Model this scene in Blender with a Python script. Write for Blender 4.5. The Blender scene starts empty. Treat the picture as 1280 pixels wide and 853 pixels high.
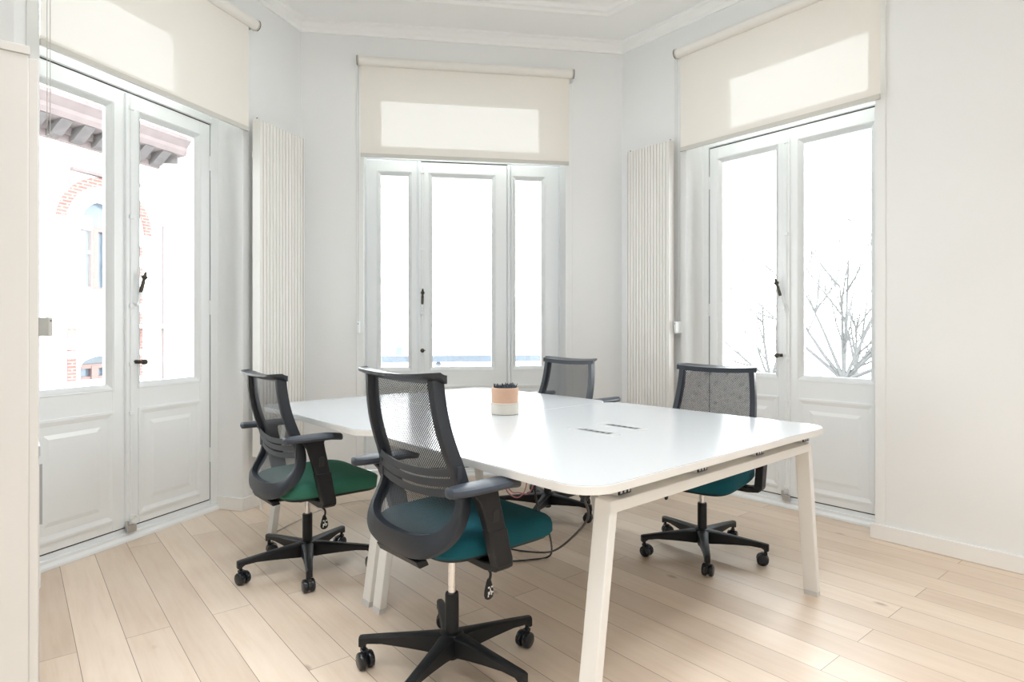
import bpy, math, random
from math import sin, cos, pi, radians, sqrt
from mathutils import Vector, Matrix
R = radians
col = bpy.context.scene.collection
random.seed(7)

# ------------------------------------------------------------------ materials
def nmat(name):
    m = bpy.data.materials.new(name); m.use_nodes = True
    nt = m.node_tree
    return m, nt, nt.nodes['Principled BSDF']

def S(r, g, b):
    f = lambda c: (c/255/12.92) if c/255 <= .04045 else ((c/255+.055)/1.055)**2.4
    return (f(r), f(g), f(b), 1)

def mat(name, color, rough=.5, metal=0, spec=.5, noise=0, nscale=30, bump=0, bscale=200, coat=0):
    m, nt, b = nmat(name)
    b.inputs['Roughness'].default_value = rough
    b.inputs['Metallic'].default_value = metal
    b.inputs['Specular IOR Level'].default_value = spec
    b.inputs['Coat Weight'].default_value = coat
    tc = nt.nodes.new('ShaderNodeTexCoord')
    nz = nt.nodes.new('ShaderNodeTexNoise'); nz.inputs['Scale'].default_value = nscale; nz.inputs['Detail'].default_value = 3
    nt.links.new(tc.outputs['Object'], nz.inputs['Vector'])
    mix = nt.nodes.new('ShaderNodeMix'); mix.data_type = 'RGBA'
    k = noise
    mix.inputs[6].default_value = tuple(c*(1-k) for c in color[:3])+(1,)
    mix.inputs[7].default_value = tuple(min(1, c*(1+k)) for c in color[:3])+(1,)
    nt.links.new(nz.outputs['Fac'], mix.inputs[0]); nt.links.new(mix.outputs[2], b.inputs['Base Color'])
    if bump:
        n2 = nt.nodes.new('ShaderNodeTexNoise'); n2.inputs['Scale'].default_value = bscale; n2.inputs['Detail'].default_value = 2
        nt.links.new(tc.outputs['Object'], n2.inputs['Vector'])
        bp = nt.nodes.new('ShaderNodeBump'); bp.inputs['Strength'].default_value = bump; bp.inputs['Distance'].default_value = .002
        nt.links.new(n2.outputs['Fac'], bp.inputs['Height']); nt.links.new(bp.outputs['Normal'], b.inputs['Normal'])
    return m

M = {}
M['wall'] = mat('wall_paint', (.85, .865, .87, 1), .75, spec=.3, noise=.012, nscale=2, bump=.15, bscale=60)
M['ceiling'] = mat('ceiling_paint', (.94, .95, .95, 1), .8, spec=.2, noise=.01, nscale=2)
M['joinery'] = mat('joinery_paint', (.855, .885, .90, 1), .3, noise=.01, nscale=6)
M['baseboard'] = mat('baseboard_paint', (.88, .875, .86, 1), .4, noise=.01)
M['radiator'] = mat('radiator_enamel', (.82, .81, .785, 1), .35, noise=.01)
M['cream'] = mat('cream_laminate', (.68, .675, .66, 1), .45, noise=.01)
M['white_lam'] = mat('white_laminate', (.48, .50, .515, 1), .2, spec=.3, noise=.008, nscale=4)
M['leg'] = mat('ivory_metal', (.80, .80, .785, 1), .35, noise=.01)
M['foot'] = mat('foot_plastic', (.62, .63, .64, 1), .4, noise=.02)
M['black'] = mat('black_nylon', (.008, .009, .011, 1), .45, spec=.35, noise=.15, nscale=60, bump=.25, bscale=900)
M['frame'] = mat('graphite_plastic', (.020, .025, .034, 1), .36, spec=.45, noise=.08, nscale=40, bump=.2, bscale=900)
M['pad'] = mat('armrest_rubber', (.035, .045, .062, 1), .42, noise=.08, nscale=40, bump=.3, bscale=900)
M['slat'] = mat('lumbar_plastic', (.04, .044, .052, 1), .5, noise=.05)
M['wheel'] = mat('caster_plastic', (.012, .014, .018, 1), .25, noise=.1)
M['chrome'] = mat('chrome', (.75, .75, .75, 1), .14, metal=1, noise=.03)
M['steel'] = mat('satin_steel', (.6, .6, .6, 1), .35, metal=1, noise=.03)
M['bronze'] = mat('dark_bronze', (.08, .07, .055, 1), .38, metal=.7, noise=.2, nscale=80)
M['dark'] = mat('gap_shade_black', (.02, .02, .022, 1), .7, noise=.1)
M['outlet'] = mat('outlet_black', (.01, .01, .012, 1), .4, noise=.1)
M['cable'] = mat('black_cable', (.012, .012, .014, 1), .4, noise=.1)
M['pink'] = mat('pink_wire', (.45, .17, .2, 1), .5, noise=.05)
M['whitecord'] = mat('white_cord', (.75, .72, .68, 1), .5, noise=.02)
M['pot_tan'] = mat('tan_pot', S(196, 160, 136), .6, noise=.06, nscale=25)
M['pot_white'] = mat('cream_pot', S(205, 201, 192), .5, noise=.03, nscale=25)
M['foliage'] = mat('dark_foliage', (.018, .03, .045, 1), .5, noise=.4, nscale=60)
M['soil'] = mat('soil', (.03, .02, .015, 1), .9, noise=.4, nscale=90)
M['white_mark'] = mat('white_print', (.8, .8, .8, 1), .5)
M['teal'] = mat('teal_fabric', (.004, .085, .115, 1), .85, spec=.25, noise=.12, nscale=250, bump=.5, bscale=900)
M['green'] = mat('green_fabric', (.045, .185, .135, 1), .85, spec=.25, noise=.12, nscale=250, bump=.5, bscale=900)
M['chain'] = mat('bead_chain', (.55, .54, .5, 1), .4, noise=.05)
M['grey_plastic'] = mat('grey_plastic', (.62, .61, .57, 1), .5, noise=.02)
M['grey_metal'] = mat('grey_handle', (.35, .36, .37, 1), .4, metal=.6, noise=.05)
# outside
M['stone'] = mat('facade_stone', (.78, .76, .74, 1), .9, noise=.10, nscale=3, bump=.3, bscale=12)
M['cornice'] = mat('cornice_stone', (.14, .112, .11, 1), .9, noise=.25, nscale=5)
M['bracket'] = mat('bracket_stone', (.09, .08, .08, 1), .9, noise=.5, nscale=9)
M['brown_wood'] = mat('brown_frame', (.17, .11, .10, 1), .7, noise=.1)
M['pale_wood'] = mat('pale_frame', (.4, .42, .44, 1), .7, noise=.1)
M['dim_glass'] = mat('reflecting_glass', (.10, .13, .16, 1), .15, noise=.4, nscale=3)
M['bark'] = mat('bark', (.10, .098, .096, 1), .9, noise=.35, nscale=20)
M['street'] = mat('pavement', (.42, .42, .41, 1), .9, noise=.1, nscale=1)
M['rail'] = mat('rail_paint', (.13, .15, .18, 1), .6, noise=.06)

def brick_mat():
    m, nt, b = nmat('red_brick')
    b.inputs['Roughness'].default_value = .9
    tc = nt.nodes.new('ShaderNodeTexCoord')
    mp = nt.nodes.new('ShaderNodeMapping'); mp.inputs['Rotation'].default_value = (R(90), 0, 0)
    br = nt.nodes.new('ShaderNodeTexBrick')
    br.inputs['Color1'].default_value = (.20, .08, .068, 1); br.inputs['Color2'].default_value = (.15, .06, .05, 1)
    br.inputs['Mortar'].default_value = (.2, .17, .16, 1); br.inputs['Scale'].default_value = 1
    br.inputs['Brick Width'].default_value = .2; br.inputs['Row Height'].default_value = .065; br.inputs['Mortar Size'].default_value = .012
    nt.links.new(tc.outputs['Object'], mp.inputs['Vector']); nt.links.new(mp.outputs['Vector'], br.inputs['Vector'])
    nt.links.new(br.outputs['Color'], b.inputs['Base Color'])
    return m
M['brick'] = brick_mat()

def glass_mat():
    m = bpy.data.materials.new('window_glass'); m.use_nodes = True
    nt = m.node_tree; nt.nodes.clear()
    out = nt.nodes.new('ShaderNodeOutputMaterial')
    tr = nt.nodes.new('ShaderNodeBsdfTransparent'); tr.inputs['Color'].default_value = (.96, .975, .975, 1)
    gl = nt.nodes.new('ShaderNodeBsdfGlossy'); gl.inputs['Roughness'].default_value = .02
    fr = nt.nodes.new('ShaderNodeFresnel'); fr.inputs['IOR'].default_value = 1.35
    mx = nt.nodes.new('ShaderNodeMixShader')
    nt.links.new(fr.outputs[0], mx.inputs[0]); nt.links.new(tr.outputs[0], mx.inputs[1]); nt.links.new(gl.outputs[0], mx.inputs[2])
    nt.links.new(mx.outputs[0], out.inputs[0])
    return m
M['glass'] = glass_mat()

def blind_mat():
    m = bpy.data.materials.new('blind_screen_fabric'); m.use_nodes = True
    nt = m.node_tree; nt.nodes.clear()
    out = nt.nodes.new('ShaderNodeOutputMaterial')
    tc = nt.nodes.new('ShaderNodeTexCoord')
    nz = nt.nodes.new('ShaderNodeTexNoise'); nz.inputs['Scale'].default_value = 2.0
    nt.links.new(tc.outputs['Object'], nz.inputs['Vector'])
    rp = nt.nodes.new('ShaderNodeValToRGB')
    rp.color_ramp.elements[0].color = (.84, .81, .75, 1); rp.color_ramp.elements[1].color = (.87, .84, .785, 1)
    nt.links.new(nz.outputs['Fac'], rp.inputs[0])
    df = nt.nodes.new('ShaderNodeBsdfDiffuse'); tl = nt.nodes.new('ShaderNodeBsdfTranslucent'); tr = nt.nodes.new('ShaderNodeBsdfTransparent')
    nt.links.new(rp.outputs[0], df.inputs[0]); nt.links.new(rp.outputs[0], tl.inputs[0])
    tr.inputs[0].default_value = (.95, .98, 1, 1)
    a = nt.nodes.new('ShaderNodeMixShader'); a.inputs[0].default_value = .02
    nt.links.new(df.outputs[0], a.inputs[1]); nt.links.new(tl.outputs[0], a.inputs[2])
    b = nt.nodes.new('ShaderNodeMixShader'); b.inputs[0].default_value = BLIND_OPEN
    nt.links.new(a.outputs[0], b.inputs[1]); nt.links.new(tr.outputs[0], b.inputs[2])
    nt.links.new(b.outputs[0], out.inputs[0])
    return m
BLIND_OPEN = .026
M['blind'] = blind_mat()

def chair_mesh_mat():
    m = bpy.data.materials.new('chair_mesh_netting'); m.use_nodes = True
    nt = m.node_tree; nt.nodes.clear()
    out = nt.nodes.new('ShaderNodeOutputMaterial')
    uv = nt.nodes.new('ShaderNodeTexCoord')
    mp = nt.nodes.new('ShaderNodeMapping'); mp.inputs['Rotation'].default_value = (0, 0, R(45))
    nt.links.new(uv.outputs['UV'], mp.inputs['Vector'])
    vo = nt.nodes.new('ShaderNodeTexVoronoi'); vo.inputs['Scale'].default_value = 155; vo.inputs['Randomness'].default_value = 0
    nt.links.new(mp.outputs['Vector'], vo.inputs['Vector'])
    cm = nt.nodes.new('ShaderNodeMath'); cm.operation = 'LESS_THAN'; cm.inputs[1].default_value = .335
    nt.links.new(vo.outputs['Distance'], cm.inputs[0])
    pr = nt.nodes.new('ShaderNodeBsdfPrincipled'); pr.inputs['Base Color'].default_value = (.012, .015, .02, 1); pr.inputs['Roughness'].default_value = .5
    tr = nt.nodes.new('ShaderNodeBsdfTransparent')
    mx = nt.nodes.new('ShaderNodeMixShader')
    nt.links.new(cm.outputs[0], mx.inputs[0]); nt.links.new(pr.outputs[0], mx.inputs[1]); nt.links.new(tr.outputs[0], mx.inputs[2])
    nt.links.new(mx.outputs[0], out.inputs[0])
    return m
M['net'] = chair_mesh_mat()

def floor_mat():
    m, nt, b = nmat('oak_planks')
    L = nt.links.new
    tc = nt.nodes.new('ShaderNodeTexCoord')
    mp = nt.nodes.new('ShaderNodeMapping'); mp.vector_type = 'POINT'
    mp.inputs['Rotation'].default_value = (0, 0, R(50.7))
    mp.inputs['Location'].default_value = (.3, -.034, 0)
    L(tc.outputs['Object'], mp.inputs['Vector'])
    br = nt.nodes.new('ShaderNodeTexBrick')
    br.offset = .37; br.offset_frequency = 2; br.squash = 1
    br.inputs['Scale'].default_value = 1; br.inputs['Brick Width'].default_value = 1.75; br.inputs['Row Height'].default_value = .15
    br.inputs['Mortar Size'].default_value = .0012; br.inputs['Mortar Smooth'].default_value = .2
    br.inputs['Color1'].default_value = (0, 0, 0, 1); br.inputs['Color2'].default_value = (1, 1, 1, 1); br.inputs['Mortar'].default_value = (.5, .5, .5, 1)
    br.inputs['Bias'].default_value = 0
    L(mp.outputs['Vector'], br.inputs['Vector'])
    sep = nt.nodes.new('ShaderNodeSeparateColor'); L(br.outputs['Color'], sep.inputs[0])
    # grain, shifted per plank
    off = nt.nodes.new('ShaderNodeMath'); off.operation = 'MULTIPLY'; off.inputs[1].default_value = 37
    L(sep.outputs[0], off.inputs[0])
    cb = nt.nodes.new('ShaderNodeCombineXYZ'); L(off.outputs[0], cb.inputs[0]); L(off.outputs[0], cb.inputs[2])
    ad = nt.nodes.new('ShaderNodeVectorMath'); ad.operation = 'ADD'; L(mp.outputs['Vector'], ad.inputs[0]); L(cb.outputs[0], ad.inputs[1])
    g = nt.nodes.new('ShaderNodeMapping'); g.inputs['Scale'].default_value = (1.6, 22, 1); L(ad.outputs[0], g.inputs['Vector'])
    n1 = nt.nodes.new('ShaderNodeTexNoise'); n1.inputs['Scale'].default_value = 1.6; n1.inputs['Detail'].default_value = 6; n1.inputs['Roughness'].default_value = .65; n1.inputs['Distortion'].default_value = .4
    L(g.outputs[0], n1.inputs['Vector'])
    g2 = nt.nodes.new('ShaderNodeMapping'); g2.inputs['Scale'].default_value = (1.5, 4.5, 1); L(ad.outputs[0], g2.inputs['Vector'])
    n2 = nt.nodes.new('ShaderNodeTexNoise'); n2.inputs['Scale'].default_value = 1.3; n2.inputs['Detail'].default_value = 3; L(g2.outputs[0], n2.inputs['Vector'])
    # knots
    vo = nt.nodes.new('ShaderNodeTexVoronoi'); vo.inputs['Scale'].default_value = 2.1
    g3 = nt.nodes.new('ShaderNodeMapping'); g3.inputs['Scale'].default_value = (.8, 1.6, 1); L(ad.outputs[0], g3.inputs['Vector']); L(g3.outputs[0], vo.inputs['Vector'])
    kr = nt.nodes.new('ShaderNodeMapRange'); kr.inputs[1].default_value = .02; kr.inputs[2].default_value = .06; kr.inputs[3].default_value = .55; kr.inputs[4].default_value = 0
    L(vo.outputs['Distance'], kr.inputs[0])
    r1 = nt.nodes.new('ShaderNodeValToRGB')
    e = r1.color_ramp.elements
    e[0].position = .2; e[0].color = (.66, .50, .365, 1); e[1].position = .8; e[1].color = (.89, .78, .66, 1)
    q = e.new(.5); q.color = (.80, .665, .53, 1)
    mx0 = nt.nodes.new('ShaderNodeMix'); mx0.data_type = 'FLOAT'; mx0.inputs[0].default_value = .5
    L(n1.outputs['Fac'], mx0.inputs[2]); L(n2.outputs['Fac'], mx0.inputs[3])
    L(mx0.outputs[0], r1.inputs[0])
    tint = nt.nodes.new('ShaderNodeMix'); tint.data_type = 'RGBA'; tint.blend_type = 'MULTIPLY'
    tr = nt.nodes.new('ShaderNodeValToRGB')
    tr.color_ramp.elements[0].color = (.82, .79, .76, 1); tr.color_ramp.elements[1].color = (1.0, 1.0, 1.0, 1)
    L(sep.outputs[0], tr.inputs[0]); tint.inputs[0].default_value = 1
    L(r1.outputs[0], tint.inputs[6]); L(tr.outputs[0], tint.inputs[7])
    kn = nt.nodes.new('ShaderNodeMix'); kn.data_type = 'RGBA'; L(kr.outputs[0], kn.inputs[0]); L(tint.outputs[2], kn.inputs[6]); kn.inputs[7].default_value = (.2, .12, .07, 1)
    mo = nt.nodes.new('ShaderNodeMix'); mo.data_type = 'RGBA'; L(br.outputs['Fac'], mo.inputs[0]); L(kn.outputs[2], mo.inputs[6]); mo.inputs[7].default_value = (.2, .13, .085, 1)
    L(mo.outputs[2], b.inputs['Base Color'])
    b.inputs['Roughness'].default_value = .34
    b.inputs['Specular IOR Level'].default_value = 1.0
    b.inputs['IOR'].default_value = 1.6
    rr = nt.nodes.new('ShaderNodeMapRange'); rr.inputs[3].default_value = .38; rr.inputs[4].default_value = .5; L(n1.outputs['Fac'], rr.inputs[0]); L(rr.outputs[0], b.inputs['Roughness'])
    bp = nt.nodes.new('ShaderNodeBump'); bp.inputs['Strength'].default_value = .12; bp.inputs['Distance'].default_value = .002
    L(n1.outputs['Fac'], bp.inputs['Height']); L(bp.outputs[0], b.inputs['Normal'])
    return m
M['floor'] = floor_mat()

# ------------------------------------------------------------------ mesh helpers
class MB:
    def __init__(s): s.v = []; s.f = []; s.uv = None
    def add(s, vs, fs, T=None):
        n = len(s.v)
        for p in vs:
            p = Vector(p)
            s.v.append(tuple(T @ p) if T else tuple(p))
        s.f += [tuple(i+n for i in f) for f in fs]
        return s
    def box(s, x0, x1, y0, y1, z0, z1, T=None):
        vs = [(x0,y0,z0),(x1,y0,z0),(x1,y1,z0),(x0,y1,z0),(x0,y0,z1),(x1,y0,z1),(x1,y1,z1),(x0,y1,z1)]
        return s.add(vs, [(0,3,2,1),(4,5,6,7),(0,1,5,4),(1,2,6,5),(2,3,7,6),(3,0,4,7)], T)
    def hexa(s, b, t, T=None):   # b, t: 4 points each, counter-clockwise from above
        return s.add(list(b)+list(t), [(3,2,1,0),(4,5,6,7),(0,1,5,4),(1,2,6,5),(2,3,7,6),(3,0,4,7)], T)
    def loft(s, rings, closed=False, caps=True, T=None):
        n = len(rings[0]); vs = [p for r in rings for p in r]; fs = []
        m = len(rings)
        for i in range(m if closed else m-1):
            a = i*n; b = ((i+1) % m)*n
            for j in range(n):
                k = (j+1) % n
                fs.append((a+j, a+k, b+k, b+j))
        if caps and not closed:
            fs.append(tuple(range(n-1, -1, -1))); fs.append(tuple((m-1)*n+i for i in range(n)))
        return s.add(vs, fs, T)
    def tube(s, pts, r, seg=10, T=None, closed=False, caps=True):
        pts = [Vector(p) for p in pts]; rings = []
        rs = r if isinstance(r, (list, tuple)) else [r]*len(pts)
        up = None; N = len(pts)
        for i, p in enumerate(pts):
            if closed: t = pts[(i+1) % N]-pts[i-1]
            else: t = pts[min(i+1, N-1)]-pts[max(i-1, 0)]
            t.normalize()
            if up is None:
                up = Vector((0, 0, 1)) if abs(t.z) < .9 else Vector((1, 0, 0))
            a = up - t*up.dot(t); a.normalize(); up = a; b = t.cross(a)
            rings.append([p+(a*cos(2*pi*k/seg)+b*sin(2*pi*k/seg))*rs[i] for k in range(seg)])
        return s.loft(rings, closed, caps, T)
    def cyl(s, p0, p1, r, seg=16, r1=None, T=None):
        return s.tube([p0, p1], [r, r if r1 is None else r1], seg, T)
    def lathe(s, prof, seg=28, T=None, c=(0, 0)):
        rings = [[(c[0]+r*cos(2*pi*k/seg), c[1]+r*sin(2*pi*k/seg), z) for k in range(seg)] for r, z in prof]
        return s.loft(rings, T=T)
    def prism(s, poly, z0, z1, T=None):   # poly ccw xy
        n = len(poly)
        vs = [(x, y, z0) for x, y in poly]+[(x, y, z1) for x, y in poly]
        fs = [tuple(range(n-1, -1, -1)), tuple(range(n, 2*n))]+[(i, (i+1) % n, n+(i+1) % n, n+i) for i in range(n)]
        return s.add(vs, fs, T)
    def build(s, name, m, parent=None, smooth=True, bevel=0, loc=None, rz=0, segs=2, sub=0):
        me = bpy.data.meshes.new(name)
        me.from_pydata(s.v, [], s.f); me.materials.append(M[m] if isinstance(m, str) else m)
        import bmesh
        bm = bmesh.new(); bm.from_mesh(me); bmesh.ops.recalc_face_normals(bm, faces=bm.faces); bm.to_mesh(me); bm.free()
        if smooth:
            me.polygons.foreach_set('use_smooth', [True]*len(me.polygons))
            me.set_sharp_from_angle(angle=R(35))
        me.update()
        o = bpy.data.objects.new(name, me); col.objects.link(o)
        if parent: o.parent = parent
        if loc: o.location = loc
        if rz: o.rotation_euler = (0, 0, rz)
        if bevel:
            b = o.modifiers.new('b', 'BEVEL'); b.width = bevel; b.segments = segs; b.limit_method = 'ANGLE'; b.angle_limit = R(40)
            b.harden_normals = False
        if sub:
            b = o.modifiers.new('s', 'SUBSURF'); b.levels = sub; b.render_levels = sub
        return o

def tag(o, label, cat, group=None, kind=None):
    o['label'] = label; o['category'] = cat
    if group: o['group'] = group
    if kind: o['kind'] = kind
    return o
def empty(name, loc=(0, 0, 0), rz=0):
    o = bpy.data.objects.new(name, None); o.empty_display_size = .1; col.objects.link(o)
    o.location = loc; o.rotation_euler = (0, 0, rz)
    return o
def rrect(x0, x1, y0, y1, r, seg=8):
    p = []
    for cx, cy, a in ((x1-r, y1-r, 0), (x0+r, y1-r, 90), (x0+r, y0+r, 180), (x1-r, y0+r, 270)):
        for k in range(seg+1):
            t = R(a+90*k/seg); p.append((cx+r*cos(t), cy+r*sin(t)))
    return p
def lerp(a, b, t): return a+(b-a)*t
def smoothpath(pts, n=8):   # Catmull-Rom
    P = [Vector(p) for p in pts]; out = []
    for i in range(len(P)-1):
        p0 = P[max(i-1, 0)]; p1 = P[i]; p2 = P[i+1]; p3 = P[min(i+2, len(P)-1)]
        for k in range(n):
            t = k/n
            out.append(.5*((2*p1)+(p2-p0)*t+(2*p0-5*p1+4*p2-p3)*t*t+(3*p1-p0-3*p2+p3)*t**3))
    out.append(P[-1]); return out

# ------------------------------------------------------------------ room frames (local x along the wall, y outwards, z up)
CEIL = 3.405
A0 = (-1.534, 4.445); AA = R(71.0)
B0 = (-1.534, 4.445); BA = R(8.7)
C0 = (.865, 4.812); CA = R(-50.7)
BLEN = 2.427
def pt(o, a, x, y): return (o[0]+cos(a)*x-sin(a)*y, o[1]+sin(a)*x+cos(a)*y)
A_END = -2.02
P_A = pt(A0, AA, A_END, 0)
CLEN = 7.8
P_C = pt(C0, CA, CLEN, 0)
D_ANG = CA+pi/2+pi          # heading away from wall A towards the left
P_D = (P_A[0]+cos(D_ANG)*1.0, P_A[1]+sin(D_ANG)*1.0)
# foot of the perpendicular from P_C onto the rear left wall line
dx, dy = cos(CA), sin(CA)
t_ = (P_C[0]-P_D[0])*dx+(P_C[1]-P_D[1])*dy
P_E = (P_D[0]+dx*t_, P_D[1]+dy*t_)

def wall(name, label, o, a, x0, x1, openings, th=.34, zt=CEIL+.1, zb=-.1):
    mb = MB(); x = x0
    for (a0, a1, z0, z1) in sorted(openings):
        mb.box(x, a0, 0, th, zb, zt)
        if z0 > zb: mb.box(a0, a1, 0, th, zb, z0)
        mb.box(a0, a1, 0, th, z1, zt); x = a1
    mb.box(x, x1, 0, th, zb, zt)
    w = mb.build(name, 'wall', smooth=False, loc=(o[0], o[1], 0), rz=a)
    return tag(w, label, 'wall', kind='structure')
NT = 3.06   # niche top, hidden behind the blinds
wall('wall_left', 'white wall on the left holding the tall glazed double door', A0, AA, A_END, .1, [(-1.80, -.572, -.1, NT)])
wall('wall_back', 'white middle wall of the bay with the three-part glazed door', B0, BA, -.1, BLEN+.1, [(.448, 1.972, -.1, NT)])
wall('wall_right', 'long white wall on the right with glazed door and plain stretch', C0, CA, -.1, CLEN+.1, [(.597, 1.822, -.1, NT)])
def seg_wall(name, label, p, q, openings):
    a = math.atan2(q[1]-p[1], q[0]-p[0]); L = math.hypot(q[0]-p[0], q[1]-p[1])
    return wall(name, label, p, a, -.1, L+.1, openings), a, L
# these run clockwise seen from above, outwards is on the left of the heading
seg_wall('wall_side', 'white wall return left of the tall locker', P_D, P_A, [])
_, aE, LE = seg_wall('wall_rear_left', 'white rear wall to the left of the camera', P_E, P_D, [])
_, aF, LF = seg_wall('wall_front', 'white wall behind the camera with a tall window added for light', P_C, P_E, [(1.9, 2.9, .9, 2.6)])

# floor and ceiling follow the room outline
def grow(pts, d):
    cx = sum(p[0] for p in pts)/len(pts); cy = sum(p[1] for p in pts)/len(pts)
    n = len(pts); out = []
    for i in range(n):
        p0, p1, p2 = Vector(pts[i-1]), Vector(pts[i]), Vector(pts[(i+1) % n])
        e1 = (p1-p0).normalized(); e2 = (p2-p1).normalized()
        n1 = Vector((e1.y, -e1.x)); n2 = Vector((e2.y, -e2.x))
        m_ = (n1+n2); m_ = m_/max(.3, (1+n1.dot(n2)))
        out.append(tuple(p1+m_*d))
    return out
outline = [P_A, P_D, P_E, P_C, C0, A0]
ar = sum(outline[i-1][0]*outline[i][1]-outline[i][0]*outline[i-1][1] for i in range(6))
if ar < 0: outline = outline[::-1]
tag(MB().prism(grow(outline, .33), -.12, 0).build('floor', 'floor', smooth=False), 'pale oak plank floor running under the meeting table', 'floor', kind='structure')
tag(MB().prism(grow(outline, .33), CEIL, CEIL+.12).build('ceiling', 'ceiling', smooth=False), 'white plaster ceiling with a raised moulding frame', 'ceiling', kind='structure')

def profile_run(mb, path, prof):   # prof points (inset from wall line, z); path polyline, room on its right-hand side... handled by sign
    rings = []
    n = len(path)
    for i in range(n):
        p1 = Vector(path[i])
        e1 = (p1-Vector(path[i-1])).normalized() if i else None
        e2 = (Vector(path[i+1])-p1).normalized() if i < n-1 else None
        e1 = e1 or e2; e2 = e2 or e1
        n1 = Vector((e1.y, -e1.x)); n2 = Vector((e2.y, -e2.x))
        m_ = (n1+n2)/(1+n1.dot(n2))
        rings.append([(p1.x+m_.x*d, p1.y+m_.y*d, z) for d, z in prof])
    mb.loft(rings)
# path goes A -> B -> C, the room lies on the right-hand side of the heading
walk = [P_A, A0, C0, P_C]
mb = MB(); profile_run(mb, walk, [(0, CEIL), (.0, CEIL-.085), (.012, CEIL-.085), (.014, CEIL-.06), (.03, CEIL-.045), (.036, CEIL-.02), (.05, CEIL-.012), (.052, CEIL)])
tag(mb.build('trim_1', 'ceiling'), 'narrow white cornice where the bay walls meet the ceiling', 'cornice', kind='structure')
mb = MB()
profile_run(mb, walk, [(.41, CEIL), (.415, CEIL-.02), (.43, CEIL-.028), (.445, CEIL-.028), (.46, CEIL-.012), (.475, CEIL-.012), (.485, CEIL-.02), (.50, CEIL-.02), (.51, CEIL-.006), (.52, CEIL)])
tag(mb.build('trim_2', 'ceiling'), 'raised plaster moulding line set in from the ceiling edge', 'moulding', kind='structure')

def local_box(name, label, cat, o, a, boxes, m='baseboard', bevel=.004, kind='structure'):
    mb = MB()
    for b in boxes: mb.box(*b)
    return tag(mb.build(name, m, smooth=True, bevel=bevel, loc=(o[0], o[1], 0), rz=a), label, cat, kind=kind)
local_box('baseboard_left', 'white baseboard wrapping the pillar right of the left door', 'baseboard', A0, AA, [(-.572, .0, -.016, 0, 0, .085), (-.587, -.572, -.016, .2, 0, .085)])
local_box('baseboard_side', 'short white baseboard stub left of the left door', 'baseboard', A0, AA, [(A_END, -1.80, -.016, 0, 0, .085)])
local_box('baseboard_back', 'white baseboard along the middle bay wall', 'baseboard', B0, BA, [(0, .448, -.016, 0, 0, .085), (1.972, BLEN, -.016, 0, 0, .085)])
local_box('baseboard_right', 'white baseboard running along the right wall', 'baseboard', C0, CA, [(.02, .597, -.016, 0, 0, .085), (1.80, CLEN, -.018, 0, 0, .085)])
# flat architraves round the niches
def architrave(name, label, o, a, x0, x1):
    w = .055
    local_box(name, label, 'architrave', o, a, [(x0-w, x0, -.006, 0, .085, NT), (x1, x1+w, -.006, 0, .085, NT)], 'wall', .003)
architrave('trim_3', 'flat white architrave strips beside the left door niche', A0, AA, -1.80, -.572)
architrave('trim_4', 'flat white architrave strips beside the middle door niche', B0, BA, .448, 1.972)
architrave('trim_5', 'flat white architrave strips beside the right door niche', C0, CA, .597, 1.822)

# ------------------------------------------------------------------ glazed doors
LZ0, LZ1, GZ0, GZ1 = .075, 2.465, .865, 2.355
def hole_frame(mb, x0, x1, z0, z1, a0, a1, c0, c1, y0, y1):
    mb.box(x0, a0, y0, y1, z0, z1); mb.box(a1, x1, y0, y1, z0, z1)
    mb.box(a0, a1, y0, y1, z0, c0); mb.box(a0, a1, y0, y1, c1, z1)
def slope_ring(mb, a0, a1, c0, c1, w, y0, y1):
    o = [(a0, c0), (a1, c0), (a1, c1), (a0, c1)]; i = [(a0+w, c0+w), (a1-w, c0+w), (a1-w, c1-w), (a0+w, c1-w)]
    vs = [(x, y0, z) for x, z in o]+[(x, y1, z) for x, z in i]+[(x, y1+.004, z) for x, z in o]
    mb.add(vs, [(k, (k+1) % 4, 4+(k+1) % 4, 4+k) for k in range(4)])
def leaf_mesh(x0, x1, g0, g1, y=.20, top=LZ1):
    mb = MB(); t = .045
    # outer hole slightly larger than the glass, sloped moulding down to it
    hole_frame(mb, x0, x1, LZ0, top, g0-.022, g1+.022, GZ0-.022, GZ1+.022, y, y+t)
    # remove nothing below: the lower part of the hole frame is solid; cut the panel by overlaying real relief
    slope_ring(mb, g0-.022, g1+.022, GZ0-.022, GZ1+.022, .02, y+.0, y+.02)
    hole_frame(mb, g0-.022, g1+.022, GZ0-.022, GZ1+.022, g0, g1, GZ0, GZ1, y+.02, y+t)
    # thin bead outside the glazing
    b = .034; hole_frame(mb, g0-b, g1+b, GZ0-b, GZ1+b, g0-b+.007, g1+b-.007, GZ0-b+.007, GZ1+b-.007, y-.004, y+.001)
    return mb
def panel_mesh(g0, g1, y=.20):
    mb = MB(); a0, a1, c0, c1 = g0-.03, g1+.03, .125, .72
    # raised bolection moulding and raised field
    hole_frame(mb, a0, a1, c0, c1, a0+.012, a1-.012, c0+.012, c1-.012, y-.008, y+.002)
    slope_ring(mb, a0+.012, a1-.012, c0+.012, c1-.012, .022, y-.008, y-.0005)
    i = .075
    vs = []
    for (q, yy) in ((0, y-.0002), (.022, y-.005)):
        vs += [(a0+i+q, yy, c0+i+q), (a1-i-q, yy, c0+i+q), (a1-i-q, yy, c1-i-q), (a0+i+q, yy, c1-i-q)]
    mb.add(vs, [(k, (k+1) % 4, 4+(k+1) % 4, 4+k) for k in range(4)]+[(4, 5, 6, 7)])
    return mb
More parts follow.
